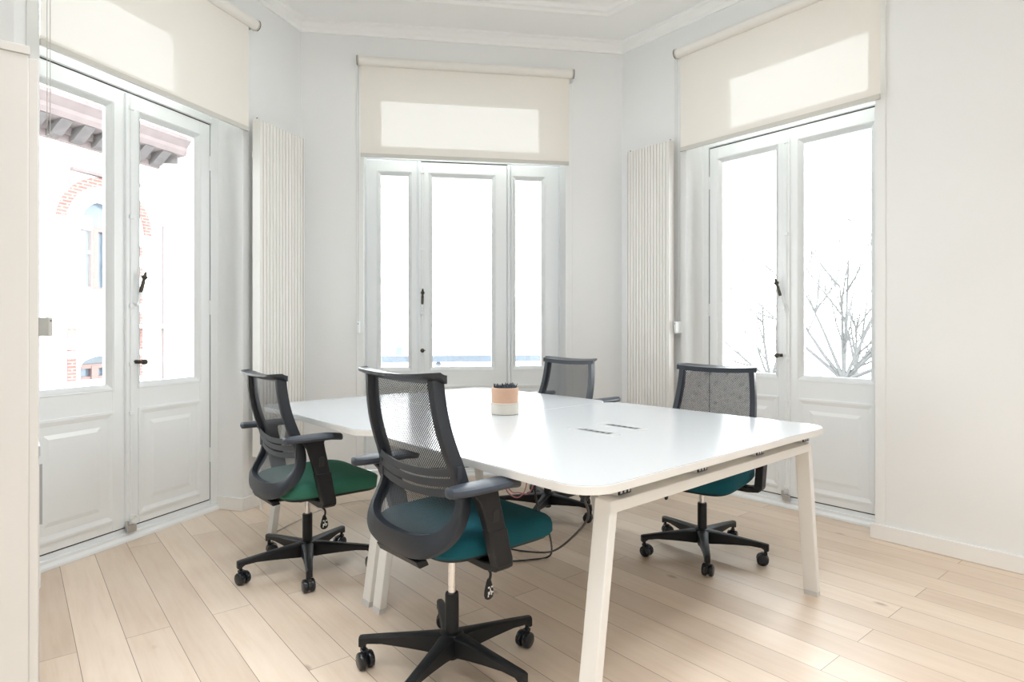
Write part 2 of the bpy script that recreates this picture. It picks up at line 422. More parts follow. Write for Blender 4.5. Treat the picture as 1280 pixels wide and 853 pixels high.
def door_leaf(root, x0, x1, g0, g1, name='door_leaf'):
    lf = leaf_mesh(x0, x1, g0, g1).build(name, 'joinery', root, smooth=False, bevel=.0015, segs=1)
    MB().box(g0-.01, g1+.01, .222, .227, GZ0-.01, GZ1+.01).build('glass_pane', 'glass', lf, smooth=False)
    panel_mesh(g0, g1).build('raised_panel', 'joinery', lf, smooth=False)
    return lf
def door_root(name, label, o, a, xc):
    p = pt(o, a, xc, 0)
    return tag(empty(name, (p[0], p[1], 0), a), label, 'glazed door', kind='structure')
def door_surround(root, w0, w1, t0, t1, j0, j1, posts=()):
    mb = MB()
    mb.box(w0, j0, .195, .27, 0, NT); mb.box(j1, w1, .195, .27, 0, NT)
    hole_frame(mb, j0, j1, 2.472, NT, t0, t1, 2.575, 2.945, .195, .265)
    mb.box(j0, j1, .188, .196, 2.474, 2.50)
    for a0, a1 in posts: mb.box(a0, a1, .247, .265, .06, 2.472); mb.box(a0+.012, a1-.012, .194, .25, .06, 2.472)
    f = mb.build('door_frame', 'joinery', root, smooth=False, bevel=.002, segs=1)
    MB().box(t0-.005, t1+.005, .224, .228, 2.57, 2.95).build('transom_pane', 'glass', f, smooth=False)
    th = MB().box(w0-.0, w1+.0, .185, .30, 0.0, .045).box(w0+.033, w1-.033, .205, .27, .045, .07)
    th.add([(w0, .17, .001), (w1, .17, .001), (w1, .186, .001), (w0, .186, .001), (w0, .172, .014), (w1, .172, .014), (w1, .186, .03), (w0, .186, .03)],
           [(0, 1, 5, 4), (4, 5, 6, 7), (0, 4, 7, 3), (1, 2, 6, 5)])
    th.build('threshold', 'joinery', root, smooth=False, bevel=.002, segs=1)
def gaps(root, x0, x1, sides=()):  # black strips painting the shadow in the gaps round the leaves
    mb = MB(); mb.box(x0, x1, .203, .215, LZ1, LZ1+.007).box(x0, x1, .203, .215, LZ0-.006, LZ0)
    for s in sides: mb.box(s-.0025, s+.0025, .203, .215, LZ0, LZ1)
    mb.build('gap_shade', 'dark', root, smooth=False)
def knob(parent, x, z, dirx=1):
    T = Matrix.Translation((x, .19, z)) @ Matrix.Rotation(R(90), 4, 'X')
    k = MB(); k.lathe([(.011, -.012), (.011, .02), (.007, .022), (.007, .038), (.014, .044), (.0165, .055), (.014, .066), (.005, .071), (.0015, .071)], 18, T)
    k.cyl((x, .16, z), (x+.022*dirx, .145, z), .0035, 8)
    return k.build('knob', 'bronze', parent)
def lever(parent, px, pz, gx, gz):
    """espagnolette handle: white pivot and arm, dark turned grip"""
    d = Vector((gx-px, 0, gz-pz)); L = d.length; d.normalize()
    a = MB(); y = .155
    a.cyl((px, .195, pz), (px, y-.006, pz), .010, 14); a.box(px-.014, px+.014, .183, .197, pz-.025, pz+.025)
    a.cyl((px, y, pz), (px+d.x*L*.42, y, pz+d.z*L*.42), .006, 10)
    a.build('handle_arm', 'joinery', parent, bevel=0)
    g = MB(); ang = math.atan2(d.x, d.z)
    T = Matrix.Translation((px+d.x*L*.40, y, pz+d.z*L*.40)) @ Matrix.Rotation(ang, 4, 'Y')
    g.lathe([(.004, 0), (.0095, .004), (.0105, .03), (.0095, .045), (.0105, .06), (.008, .074), (.0075, .078), (.014, .085), (.0165, .093), (.009, .102), (.006, .118), (.002, .124)], 16, T)
    g.build('handle_grip', 'bronze', parent)
def meeting(root, x):
    mb = MB()
    mb.box(x-.022, x+.022, .183, .2005, LZ0+.01, LZ1-.01)
    mb.tube([(x+.004, .181, .1), (x+.004, .181, 2.44)], .0065, 10)
    a = mb.build('astragal', 'joinery', root, bevel=.003)
    c = MB()
    for z in (.13, .70, .97, 1.29, 1.78, 2.38):
        c.box(x-.008, x+.018, .17, .184, z-.011, z+.011)
    c.build('rod_guide', 'joinery', a, bevel=.002)
    b = MB(); b.box(x-.02, x+.03, .170, .186, .045, .085); b.box(x-.028, x-.014, .172, .186, .07, .11); b.tube([(x+.02, .168, .13), (x+.028, .162, .118), (x+.02, .168, .106), (x+.012, .162, .118)], .003, 6, closed=True)
    b.build('floor_bolt', 'steel', a, bevel=.002)
def hinges(root, xs):
    for x in xs:
        for z in (.36, 1.30, 2.22):
            MB().cyl((x, .198, z-.045), (x, .198, z+.045), .0065, 10).build('hinge', 'joinery', root)

# left door
d1 = door_root('door_1', 'white glazed double door on the left looking onto the brick house', A0, AA, -1.21)
door_surround(d1, -.60, .645, -.50, .36, -.578, .579)
l = door_leaf(d1, -.573, .004, -.485, -.108); r = door_leaf(d1, .008, .574, .096, .473)
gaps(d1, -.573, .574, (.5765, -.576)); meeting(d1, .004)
knob(r, .052, .98, 1); lever(r, .028, 1.30, .072, 1.46); hinges(d1, (.577, -.577))
# middle door, opening sash between two fixed side lights
d2 = door_root('door_2', 'white three-part glazed door in the middle of the bay', B0, BA, 1.21)
door_surround(d2, -.78, .79, -.65, .60, -.757, .757, posts=((-.385, -.335), (.323, .370)))
l = door_leaf(d2, -.755, -.377, -.652, -.444, 'side_light'); c_ = door_leaf(d2, -.343, .331, -.255, .212); r = door_leaf(d2, .362, .755, .405, .614, 'side_light')
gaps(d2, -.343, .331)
meeting(d2, -.342)
mb = MB().tube([(.346, .186, .1), (.346, .186, 2.44)], .011, 10).build('post_bead', 'joinery', d2)
knob(c_, -.335, .996, 1); lever(c_, -.337, 1.285, -.333, 1.45)
# right door
d3 = door_root('door_3', 'white glazed double door on the right looking onto bare branches', C0, CA, 1.218)
door_surround(d3, -.63, .645, -.435, .495, -.572, .595)
l = door_leaf(d3, -.567, .004, -.477, -.081); r = door_leaf(d3, .008, .590, .105, .501)
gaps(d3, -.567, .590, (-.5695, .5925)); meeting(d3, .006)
knob(l, -.03, .99, -1); lever(r, .006, 1.30, -.052, 1.49); hinges(d3, (-.572,))

# unseen window added behind the camera to let in more sky light
def plain_window(name, label, p, a, x0, x1, z0, z1):
    e = tag(empty(name, (p[0], p[1], 0), a), label, 'window', kind='structure')
    mb = MB(); hole_frame(mb, x0, x1, z0, z1, x0+.06, x1-.06, z0+.06, z1-.06, .16, .24)
    xm = (x0+x1)/2; mb.box(xm-.04, xm+.04, .165, .235, z0+.06, z1-.06); mb.box(x0+.06, xm-.04, .17, .23, 2.3, 2.36); mb.box(xm+.04, x1-.06, .17, .23, 2.3, 2.36)
    mb.build('window_frame', 'joinery', e, smooth=False)
    MB().box(x0+.05, x1-.05, .2, .204, z0+.05, z1-.05).build('glass_pane', 'glass', e, smooth=False)
plain_window('fill_window', 'unseen tall window added behind the camera to let in light', P_C, aF, 1.9, 2.9, .9, 2.6)

# ------------------------------------------------------------------ roller blinds
def blind(label, o, a, f0, f1, r0, r1, chain_x):
    p = pt(o, a, (f0+f1)/2, 0); xc = (f0+f1)/2
    e = tag(empty('roller_blind', (p[0], p[1], 2.43), a), label, 'roller blind', 'roller blinds over the three doors')
    f0 -= xc; f1 -= xc; r0 -= xc; r1 -= xc; cx = chain_x-xc
    Z = lambda z: z-2.43
    MB().add([(f0, -.045, Z(2.445)), (f1, -.045, Z(2.445)), (f1, -.045, Z(3.12)), (f0, -.045, Z(3.12))], [(0, 1, 2, 3)]).build('fabric', 'blind', e, smooth=False)
    MB().cyl((r0+.012, -.055, Z(3.118)), (r1-.012, -.055, Z(3.118)), .033, 24).build('roller', M['blindroll'], e)
    MB().prism(rrect(f0, f1, -.052, -.038, .005, 4), Z(2.42), Z(2.447)).build('bottom_bar', 'grey_plastic', e)
    for x, s in ((r0, 1), (r1, -1)):
        b = MB(); b.cyl((x, -.055, Z(3.118)), (x+.010*s, -.055, Z(3.118)), .036, 20); b.box(min(x, x+.006*s), max(x, x+.006*s), -.055, 0, Z(3.10), Z(3.15))
        b.build('bracket', 'grey_plastic', e)
        MB().tube([(x+.001*s, -.055-.036*cos(t), Z(3.118)+.036*sin(t)) for t in [R(k) for k in range(-80, 60, 14)]], .0028, 6).build('bracket_edge', 'bronze', e)
    ch = MB(); zb = Z(1.14)
    for yy in (-.072, -.052):
        ch.tube([(cx, yy, Z(3.10)), (cx, yy, zb+.012)], .0016, 6)
    ch.tube([(cx, -.072, zb+.012), (cx, -.068, zb+.003), (cx, -.056, zb+.003), (cx, -.052, zb+.012)], .0016, 6)
    c = ch.build('bead_chain', 'chain', e)
    t = MB(); t.box(cx-.010, cx+.010, -.075, -.002, zb-.008, zb+.075)
    t.build('chain_holder', TENS, c, bevel=.003)
    MB().cyl((cx, -.0768, zb+.06), (cx, -.075, zb+.06), .0035, 8).build('screw', 'bronze', c)
M['blindroll'] = mat('blind_roll', (.84, .82, .78, 1), .6, noise=.01)
TENS = 'grey_plastic'
blind('cream roller blind half lowered above the left double door', A0, AA, -1.825, -.567, -1.85, -.51, -1.80)
TENS = 'joinery'
blind('cream roller blind half lowered above the middle door', B0, BA, .428, 1.987, .403, 2.02, .413)
blind('cream roller blind half lowered above the right double door', C0, CA, .574, 1.865, .545, 1.89, .55)

# ------------------------------------------------------------------ radiators
def radiator(label, o, a, x0, x1, z0=.35, z1=2.50, n=14):
    p = pt(o, a, (x0+x1)/2, 0); xc = (x0+x1)/2
    e = tag(empty('vertical_radiator', (p[0], p[1], z0), a), label, 'radiator', 'tall vertical radiators in the bay corners')
    x0 -= xc; x1 -= xc; H_ = z1-z0
    mb = MB(); step = (x1-x0-.012)/n
    for k in range(n):
        c = x0+.006+step*(k+.5)
        mb.prism(rrect(c-step*.36, c+step*.36, -.115, -.065, .008, 3), .0, H_)
    mb.box(x0+.006, x1-.006, -.092, -.062, .03, .07); mb.box(x0+.006, x1-.006, -.092, -.062, H_-.07, H_-.03)
    mb.box(x0+.006, x1-.006, -.100, -.075, .002, H_-.004)
    mb.build('column_body', 'radiator', e)
    for x in (x0, x1-.006):
        MB().box(x, x+.006, -.118, -.058, -.004, H_+.004).build('side_panel', 'radiator', e, bevel=.001)
    for x in (x0+.08, x1-.08):
        for z in (.2, H_-.2):
            MB().box(x-.02, x+.02, -.062, 0, z-.02, z+.02).build('wall_bracket', 'radiator', e)
    MB().cyl((x0+.012, -.085, H_), (x0+.012, -.085, H_+.012), .006, 10).build('bleed_valve', 'bronze', e)
    MB().cyl((x1-.012, -.085, H_), (x1-.012, -.085, H_+.012), .006, 10).build('bleed_valve', 'bronze', e)
    MB().tube([(x0+.05, -.08, 0), (x0+.05, -.08, -z0+.0)], .009, 10).build('pipe', 'radiator', e)
radiator('tall cream vertical radiator on the left pillar, behind the green-seated chair', A0, AA, -.548, -.112)
radiator('tall cream vertical radiator between the middle and right doors', C0, CA, .145, .530)

# ------------------------------------------------------------------ desks
TC = (.2033, 1.607); TA = R(41.8)
W, UL = 1.592, 1.212
def desk(label, v0, m0, m1):
    p = pt(TC, TA, 0, v0)
    e = tag(empty('desk', (p[0], p[1], 0), TA), label, 'desk', 'two adjoining white desks')
    MB().prism(rrect(.001, W-.001, .001, UL-.001, .109, 12), .738, .7405).build('desktop', 'white_lam', e, bevel=.0008)
    MB().prism(rrect(0, W, 0, UL, .11, 12), .714, .7385).build('edge_band', 'leg', e, bevel=.001)
    for v in (.03, UL-.062) if v0 == 0 else (.02, UL-.09):
        b = MB(); b.box(.15, W-.15, v, v+.06, .644, .678); b.build('crossbar', 'leg', e, bevel=.003)
        for s in (0, 1):
            X = (lambda x: x) if s == 0 else (lambda x: W-x)
            zb, zt = .02, .68
            bo, bi, to, ti = X(.035), X(.066), X(.127), X(.160)
            lo, hi = (bo, bi) if s == 0 else (bi, bo); tl, th = (to, ti) if s == 0 else (ti, to)
            l = MB().hexa([(lo, v, zb), (hi, v, zb), (hi, v+.06, zb), (lo, v+.06, zb)], [(tl, v, zt), (th, v, zt), (th, v+.06, zt), (tl, v+.06, zt)])
            lg = l.build('leg', 'leg', e, bevel=.003)
            sh = -.003 if s == 0 else .003
            MB().hexa([(lo+sh, v+.002, 0), (hi+sh, v+.002, 0), (hi+sh, v+.058, 0), (lo+sh, v+.058, 0)], [(lo, v+.002, zb), (hi, v+.002, zb), (hi, v+.058, zb), (lo, v+.058, zb)]).build('foot', 'foot', lg)
    for u in (.21, .63, 1.04, 1.45):
        rl = MB().box(u-.03, u+.03, .05, UL-.05, .682, .7135).build('support_rail', 'leg', e)
        for v in (.046, UL-.054):
            MB().box(u-.028, u+.028, v, v+.008, .684, .712).build('end_cap', 'outlet', rl)
            s_ = MB()
            for q in (-.018, 0, .018): s_.box(u+q-.004, u+q+.004, v-.001, v+.009, .688, .70)
            s_.build('cap_rib', 'steel', rl)
    MB().box(.16, W-.16, .12, .14, .682, .7135).box(.16, W-.16, UL-.14, UL-.12, .682, .7135).build('inner_brace', 'leg', e)
    # power boxes set into the top
    for u0, u1, sl in ((.676, .738, .703), (.858, .920, .885)):
        pl = MB().box(u0, u1, m0, m1, .7395, .7411).build('power_flap', 'white_lam', e, bevel=.0006)
        s_ = MB(); s_.box(u0+.001, u1-.001, m0-.0012, m0, .739, .7413); s_.box(u0-.0012, u0, m0, m1, .739, .7413); s_.box(u1, u1+.0012, m0, m1, .739, .7413); s_.box(u0, u1, m1, m1+.0012, .739, .7413)
        s_.build('flap_joint', 'grey_plastic', pl)
        MB().box(sl, sl+.03, m0+.035, m1-.04, .7408, .7415).build('socket_slot', 'outlet', pl)
        k = MB()
        for j in range(5):
            vv = m0+.05+j*.031; k.box(sl+.006, sl+.022, vv, vv+.016, .7410, .7421)
        k.build('socket', 'grey_metal', pl)
desk('near white desk with four splayed legs, nearest the camera', 0, .477, .716)
desk('far white desk butted behind the near one, towards the middle door', UL+.004, .497, .720)

# ------------------------------------------------------------------ chairs
# local: +x forward, +y left, origin on the floor under the gas lift
prof = [(1.025, -.202), (.96, -.198), (.90, -.190), (.84, -.176), (.78, -.155), (.72, -.132), (.66, -.120), (.62, -.124), (.58, -.146), (.54, -.182), (.52, -.208), (.50, -.226), (.46, -.243), (.43, -.245), (.405, -.225)]
def PX(z):
    for (z1, x1), (z0, x0) in zip(prof, prof[1:]):
        if z >= z0: 
            t = (z-z0)/(z1-z0); return x0+(x1-x0)*t
    return prof[-1][1]
def PXs(z):   # smoothed
    return (PX(z-.02)+2*PX(z)+PX(z+.02)+PX(z-.035)+PX(z+.035))/6
ZT, ZS, ZB = 1.012, .585, .480
def PW(z):
    if z >= ZS: return lerp(.236, .196, min(1, (z-ZS)/(ZT-ZS))**.9)
    t = min(1, (ZS-z)/(ZS-ZB)); return .236*max(0, 1-t**2.6)**(1/2.2)
def frame_loop():
    pts = []; n = 26
    right = []
    for k in range(n+1):
        z = lerp(ZT, ZS, k/n); right.append((z, PW(z)))
    for k in range(1, 25):
        t = sin(k/24*pi/2); z = lerp(ZS, ZB, t) if k < 24 else ZB
        right.append((z, PW(z)))
    seq = [(-w, z) for z, w in right]            # right side (local -y), top to bottom
    seq += [(w, z) for z, w in right[::-1][1:]]
    return seq
def make_chair(label, seatmat):
    root = empty('office_chair'); tag(root, label, 'office chair', 'mesh-backed office chairs round the desks')
    # --- back frame
    seq = frame_loop(); mb = MB(); rings = []
    P3 = [Vector((PXs(z), y, z)) for y, z in seq]; N = len(seq)
    low = lambda z: max(0, min(1, (.60-z)/.12))
    for i in range(N):
        p = P3[i]; T = (P3[min(i+1, N-1)]-P3[max(i-1, 0)]).normalized()
        z = seq[i][1]; dz = .02
        tz = Vector((PXs(z+dz)-PXs(z-dz), 0, 2*dz)).normalized()
        Nn = Vector((-tz.z, 0, tz.x))           # pointing backwards (-x)
        inn = Nn.cross(T).normalized()
        c = Vector((PXs(z), 0, .75 if z > .6 else .6))-p
        if inn.dot(Vector((0, -seq[i][0], .5-z if z < .5 else 0))) < 0: inn = -inn
        k = low(z); w = lerp(.030, .074, k); d = lerp(.042, .034, k)
        # ring: outer edge slopes back for the wide lower band
        o_ = p - inn*w*.25
        ring = [(-.25*w, -d*.5), (.60*w, -d*.5), (.75*w, -d*.32), (.75*w, d*.2), (.62*w, d*lerp(.5, .62, k)), (.1*w, d*lerp(.5, .2, k)), (-.15*w, d*lerp(.4, -.25, k)), (-.25*w, d*lerp(.2, -.38, k))]
        rings.append([p+inn*(a-.0)+Nn*b for a, b in ring])
    mb.loft(rings)
    bf = mb.build('back_frame', 'frame', root)
    # --- netting
    vs = []; uvs = []; fs = []; nz, ny = 46, 22
    acc = 0; zp = None
    for i in range(nz+1):
        z = lerp(ZT, ZB+.012, i/nz); w = max(.01, PW(z)-.006); x = PXs(z)+.004
        if zp is not None: acc += math.hypot(z-zp[0], x-zp[1])
        zp = (z, x)
        for j in range(ny+1):
            s_ = -1+2*j/ny; y = s_*w
            vs.append((x-.022*(1-s_*s_)*min(1, (z-ZB)/.12), y, z)); uvs.append((y, acc))
    for i in range(nz):
        for j in range(ny):
            a = i*(ny+1)+j; fs.append((a, a+1, a+ny+2, a+ny+1))
    mb = MB(); mb.v = vs; mb.f = fs
    net = mb.build('mesh_back', 'net', root)
    uvl = net.data.uv_layers.new(name='UVMap')
    for lp in net.data.loops: uvl.data[lp.index].uv = uvs[lp.vertex_index]
    # --- top lip curling backwards
    rings = []; n = 30
    for i in range(n+1):
        s_ = -1+2*i/n; y = s_*.219
        e = sqrt(max(0, 1-abs(s_)**10)); up = .010*s_*s_
        x0 = PXs(ZT)+.022; L = .082*max(.3, e)
        th = .0075
        prf = []
        m_ = 7
        for k in range(m_+1):
            t = k/m_; prf.append((x0-L*t, ZT-.003+up+.012*t**1.6+th*(1-.3*t)))
        for k in range(m_, -1, -1):
            t = k/m_; prf.append((x0-L*t, ZT-.003+up+.012*t**1.6-th*(1-.5*t)-.010*(1-t)))
        rings.append([(x, y, z) for x, z in prf])
    MB().loft(rings).build('top_rail', 'frame', root)
    # --- lumbar slats
    lb = MB()
    for zc in (.735, .703, .671):
        rings = []
        for i in range(17):
            s_ = -1+2*i/16; z = zc-.022*(1-s_*s_)*.9; y = s_*(PW(zc)-.004); x = PXs(z)-.014-.026*(1-s_*s_); h = .011+.002*(abs(s_))
            rings.append([(x, y, z-h), (x-.004, y, z-h), (x-.004, y, z+h), (x, y, z+h)])
        lb.loft(rings)
    for s_ in (-1, 1):
        y = s_*(PW(.7)-.006); lb.box(PXs(.7)-.02, PXs(.7)-.004, y-.012, y+.012, .655, .752)
    lb.build('lumbar_support', 'slat', root)
    # --- yoke joining the back frame to the mechanism
    y_ = MB()
    y_.loft([[(PXs(.44)+.02-.03*0+dx_, s, zz) for dx_, zz in ((-.005, .458), (.035, .456), (.045, .436), (.01, .432))] for s in (-.12, -.06, 0, .06, .12)])
    y_.loft([[(-.18, -.05, .456), (-.18, .05, .456), (-.18, .05, .432), (-.18, -.05, .432)], [(-.04, -.06, .452), (-.04, .06, .452), (-.04, .06, .42), (-.04, -.06, .42)]])
    y_.build('back_bracket', 'black', root, bevel=.004)
    # --- seat cushion
    def cush(pad, zlo, zhi, r, name, m, dome=.0, x0=-.195, x1=.298, hw=.245):
        n = 40; levels = 7; rings = []
        def outline(ins):
            out = []
            for k in range(n):
                t = 2*pi*k/n; c, s_ = cos(t), sin(t); e = 2/5.5
                cx = (x0+x1)/2; hx = (x1-x0)/2-ins; hy = hw-ins
                X = cx+hx*abs(c)**e*(1 if c >= 0 else -1); Y = hy*abs(s_)**e*(1 if s_ >= 0 else -1)
                Y *= lerp(.93, 1.0, min(1, max(0, (X-x0)/.2)))
                out.append((X, Y))
            return out
        def droop(X): 
            t = max(0, (X-.12)/.165); return .013*t*t
        for (ins, z) in pad:
            rings.append([(X, Y, z-droop(X)+(dome*(1-(Y/hw)**2)*-1 if z > zhi-.012 else 0)) for X, Y in outline(ins)])
        return MB().loft(rings).build(name, m, root)
    cush([(.03, .465), (.008, .468), (.0, .480), (.0, .504), (.004, .520), (.014, .532), (.035, .540), (.08, .543), (.15, .542), (.2, .541)], .465, .542, 0, 'seat_cushion', seatmat, dome=.006)
    cush([(.045, .449), (.03, .451), (.018, .458), (.014, .469)], 0, 9, 0, 'seat_pan', 'black')
    # --- mechanism
    mc = MB(); mc.box(-.11, .13, -.07, .07, .42, .453); mc.box(-.06, .05, -.05, .05, .405, .425)
    mc.build('tilt_mechanism', 'black', root, bevel=.006)
    # --- armrests
    for s_ in (1, -1):
        a = MB(); rings = []
        xs = [(-.225, .006), (-.218, .021), (-.195, .033), (-.15, .040), (-.08, .043), (-.02, .042), (.02, .036), (.038, .022), (.043, .006)]
        for x, w in xs:
            z = .702-.008*max(0, (x+.02)/.06); cy = s_*.283; w = w*1.12
            sec = []
            for k in range(14):
                t = 2*pi*k/14; sec.append((x, cy+w*cos(t), z-.006+.0155*math.copysign(abs(sin(t))**.7, sin(t))*min(1, w/.02)))
            rings.append(sec)
        a.loft(rings); pad = a.build('armrest_pad', 'pad', root)
        b = MB()
        # post: broad at the pad, narrowing down and forward
        def sec(xc, w, y, t, z): return [(xc-w, y-t, z), (xc+w, y-t, z), (xc+w, y+t, z), (xc-w, y+t, z)]
        yy = s_*.283
        b.loft([sec(-.095, .062, yy, .014, .694), sec(-.092, .046, yy, .016, .676), sec(-.080, .038, yy, .0165, .655), sec(-.062, .035, yy, .0165, .60), sec(-.05, .033, yy, .0165, .558)])
        b.loft([sec(-.050, .036, yy, .0185, .562), sec(-.035, .034, yy, .0185, .50), sec(-.024, .033, yy, .019, .465), sec(-.020, .030, yy, .019, .444)])
        # foot curling under the seat
        b.loft([[(-.050, y, z0), (.012, y, z0), (.012, y, z1), (-.050, y, z1)] for y, z0, z1 in ((yy+s_*.016, .438, .460), (yy, .427, .456), (yy-s_*.05, .421, .447), (yy-s_*.12, .423, .446), (yy-s_*.20, .427, .449))])
        po = b.build('armrest_post', 'black', root, bevel=.004)
        if s_ < 0 or True:
            # release button outline on the outer face
            yb = yy+s_*.0172
            MB().prism(rrect(-.012, .012, -.018, .018, .005, 4), -.0012, .0012, Matrix.Translation((-.058, yb+s_*.0, .605)) @ Matrix.Rotation(R(90), 4, 'X')).build('release_button', 'outlet', po)
    # --- height lever, on the right
    r_ = MB().tube(smoothpath([(-.045, -.06, .43), (-.035, -.11, .425), (-.012, -.185, .408), (-.004, -.203, .400), (0, -.205, .385), (-.002, -.200, .362)], 5), .0045, 8)
    lv = r_.build('height_lever', 'black', root)
    pd = MB(); rings = []
    for z, w, t in ((.372, .004, .004), (.366, .008, .006), (.352, .013, .007), (.335, .018, .008), (.322, .0195, .008), (.312, .016, .007), (.307, .008, .004)):
        rings.append([(-.002+w*cos(2*pi*k/12), -.199+t*sin(2*pi*k/12), z) for k in range(12)])
    pd.loft(rings).build('lever_paddle', 'black', lv)
    mk = MB(); yq = -.2078
    for x0_, x1_, z0_, z1_ in ((-.012, -.005, .345, .350), (.001, .008, .345, .350), (-.004, -.001, .333, .344), (-.012, -.004, .325, .334), (.000, .004, .322, .335), (.004, .010, .328, .332), (-.013, -.009, .318, .324)):
        mk.box(x0_, x1_, yq, yq+.001, z0_, z1_)
    mk.build('pictogram', 'white_mark', lv)
    # --- gas lift
    g = MB(); g.lathe([(.0135, .12), (.0135, .405)], 20)
    for z in (.285, .33, .372): g.lathe([(.0141, z), (.0141, z+.0015)], 20)
    pis = g.build('gas_piston', 'chrome', root)
    MB().lathe([(.018, .04), (.0215, .043), (.0215, .06), (.0235, .06), (.0235, .258), (.0215, .264), (.014, .264)], 24).build('gas_sleeve', 'black', root)
    # --- five-star base
    st = MB()
    st.lathe([(.026, .062), (.040, .066), (.045, .08), (.044, .12), (.038, .131), (.026, .134)], 30)
    for k in range(5):
        T = Matrix.Rotation(2*pi*k/5, 4, 'Z'); rings = []
        for x, w, zt, zb in ((.02, .030, .130, .066), (.05, .027, .129, .066), (.09, .0225, .126, .071), (.16, .019, .120, .079), (.24, .0165, .113, .0865), (.29, .0150, .108, .0845), (.312, .0140, .106, .070), (.322, .012, .104, .072)):
            c = w*.55
            rings.append([(x, -w, zb), (x, w, zb), (x, w*1.0, zt-.006), (x, c, zt), (x, -c, zt), (x, -w*1.0, zt-.006)])
        st.loft(rings, T=T)
    base = st.build('star_base', 'black', root)
    for k in range(5):
        a = 2*pi*k/5
        c = MB(); c.cyl((0, 0, .078), (0, 0, .05), .008, 12)
        for s_ in (-1, 1):
            T = Matrix.Translation((-.014, s_*.0150, .0285)) @ Matrix.Rotation(R(90), 4, 'X')
            c.lathe([(.003, -.0115), (.022, -.0115), (.027, -.0085), (.0285, -.004), (.0285, .004), (.027, .0085), (.022, .0115), (.003, .0115)], 26, T)
        # hood over the wheels
        hood = [[(-.014+(.030)*cos(R(t)), y, .0285+.030*sin(R(t))) for t in range(-10, 131, 14)]+[(-.014+.0245*cos(R(t)), y, .0285+.0245*sin(R(t))) for t in range(130, -11, -14)] for y in (-.0045, .0045)]
        c.loft(hood); c.box(-.026, .004, -.0045, .0045, .012, .05); c.box(-.02, .008, -.010, .010, .052, .062)
        o = c.build('caster', 'wheel', base); o.location = (.307*cos(a), .307*sin(a), 0); o.rotation_euler = (0, 0, a+R([20, 150, 95, 200, -60][k]))
    return root
UPPER = {'back_frame', 'mesh_back', 'top_rail', 'lumbar_support', 'back_bracket', 'seat_cushion', 'seat_pan', 'tilt_mechanism', 'armrest_pad', 'armrest_post', 'height_lever', 'gas_piston'}
def copy_tree(o, parent=None):
    c = o.copy(); col.objects.link(c); c.parent = parent
    for ch in list(o.children): copy_tree(ch, c)
    return c
def pose(root, x, y, yaw, lift, base, swivels):
    root.location = (x, y, 0); root.rotation_euler = (0, 0, R(yaw))
    for ch in root.children:
        n = ch.name.split('.')[0]
        if n in UPPER: ch.location.z = lift
        if n == 'star_base':
            ch.rotation_euler = (0, 0, R(base-yaw))
            cs = [c for c in ch.children if c.name.startswith('caster')]
            for k, c in enumerate(cs): c.rotation_euler = (0, 0, R(swivels[k]))
ch1 = make_chair('raised mesh office chair with blue-teal seat, large in front of the near desk', 'teal')
ch2 = copy_tree(ch1); ch3 = copy_tree(ch1); ch4 = copy_tree(ch1)
ch2['label'] = 'mesh office chair with green seat beside the left radiator'
ch3['label'] = 'mesh office chair across the far desk, only its back showing above the desktop'
ch4['label'] = 'mesh office chair across the near desk in front of the right double door'
for c in ch2.children:
    if c.name.startswith('seat_cushion'):
        c.data = c.data.copy(); c.data.materials.clear(); c.data.materials.append(M['green'])
pose(ch1, -.205, 2.09, 42, 0, 32, (20, 150, 95, 200, -60))
pose(ch2, -.998, 2.985, 41, -.07, 2, (120, 60, 205, 150, -60))
pose(ch3, .225, 3.86, 222, -.058, 323, (20, 150, 95, 200, -60))
pose(ch4, .985, 3.17, 231, -.064, 41, (20, 150, 95, 200, -60))

def raise_arms(ch, lift, dz):      # telescopic posts, set higher than on the front chair
    k = 1+dz/.274
    for c in ch.children:
        if c.name.startswith('armrest_pad'): c.location.z = lift+dz
        if c.name.startswith('armrest_post'): c.scale.z = k; c.location.z = .42+lift-.42*k
raise_arms(ch2, -.07, .055)
raise_arms(ch3, -.058, .08)
for c in ch3.children:      # its arms stay behind the desk edge
    if c.name.startswith('armrest_pad'): c.location.x = -.125
    if c.name.startswith('armrest_post'): c.location.x = -.075
# ------------------------------------------------------------------ pot on the desks
e = tag(empty('planter', (-.035, 3.05, .7408)), 'small round planter, tan above cream, with dark spiky foliage on the desks', 'planter')
MB().lathe([(.066, 0), (.0695, .004), (.0705, .03), (.0705, .052), (.0725, .054), (.0725, .057), (.066, .058)], 40).build('lower_bowl', 'pot_white', e)
pr_ = [(.060, .057), (.0665, .058)]
z = .06
while z < .124: pr_ += [(.0672, z), (.0664, z+.004), (.0672, z+.008)]; z += .0085
pr_ += [(.067, .130), (.0655, .132), (.061, .132), (.061, .118), (.002, .118)]
MB().lathe(pr_, 40).build('upper_bowl', 'pot_tan', e)
fo = MB(); random.seed(3)
for k in range(150):
    a = random.uniform(0, 2*pi); r = .058*sqrt(random.random()); x, y = r*cos(a), r*sin(a)
    h = random.uniform(.014, .034); dx_, dy_ = random.uniform(-.012, .012), random.uniform(-.012, .012)
    fo.tube([(x, y, .116), (x+dx_*.4, y+dy_*.4, .118+h*.55), (x+dx_, y+dy_, .118+h)], [.0028, .0036, .0012], 5)
f = fo.build('foliage', 'foliage', e)

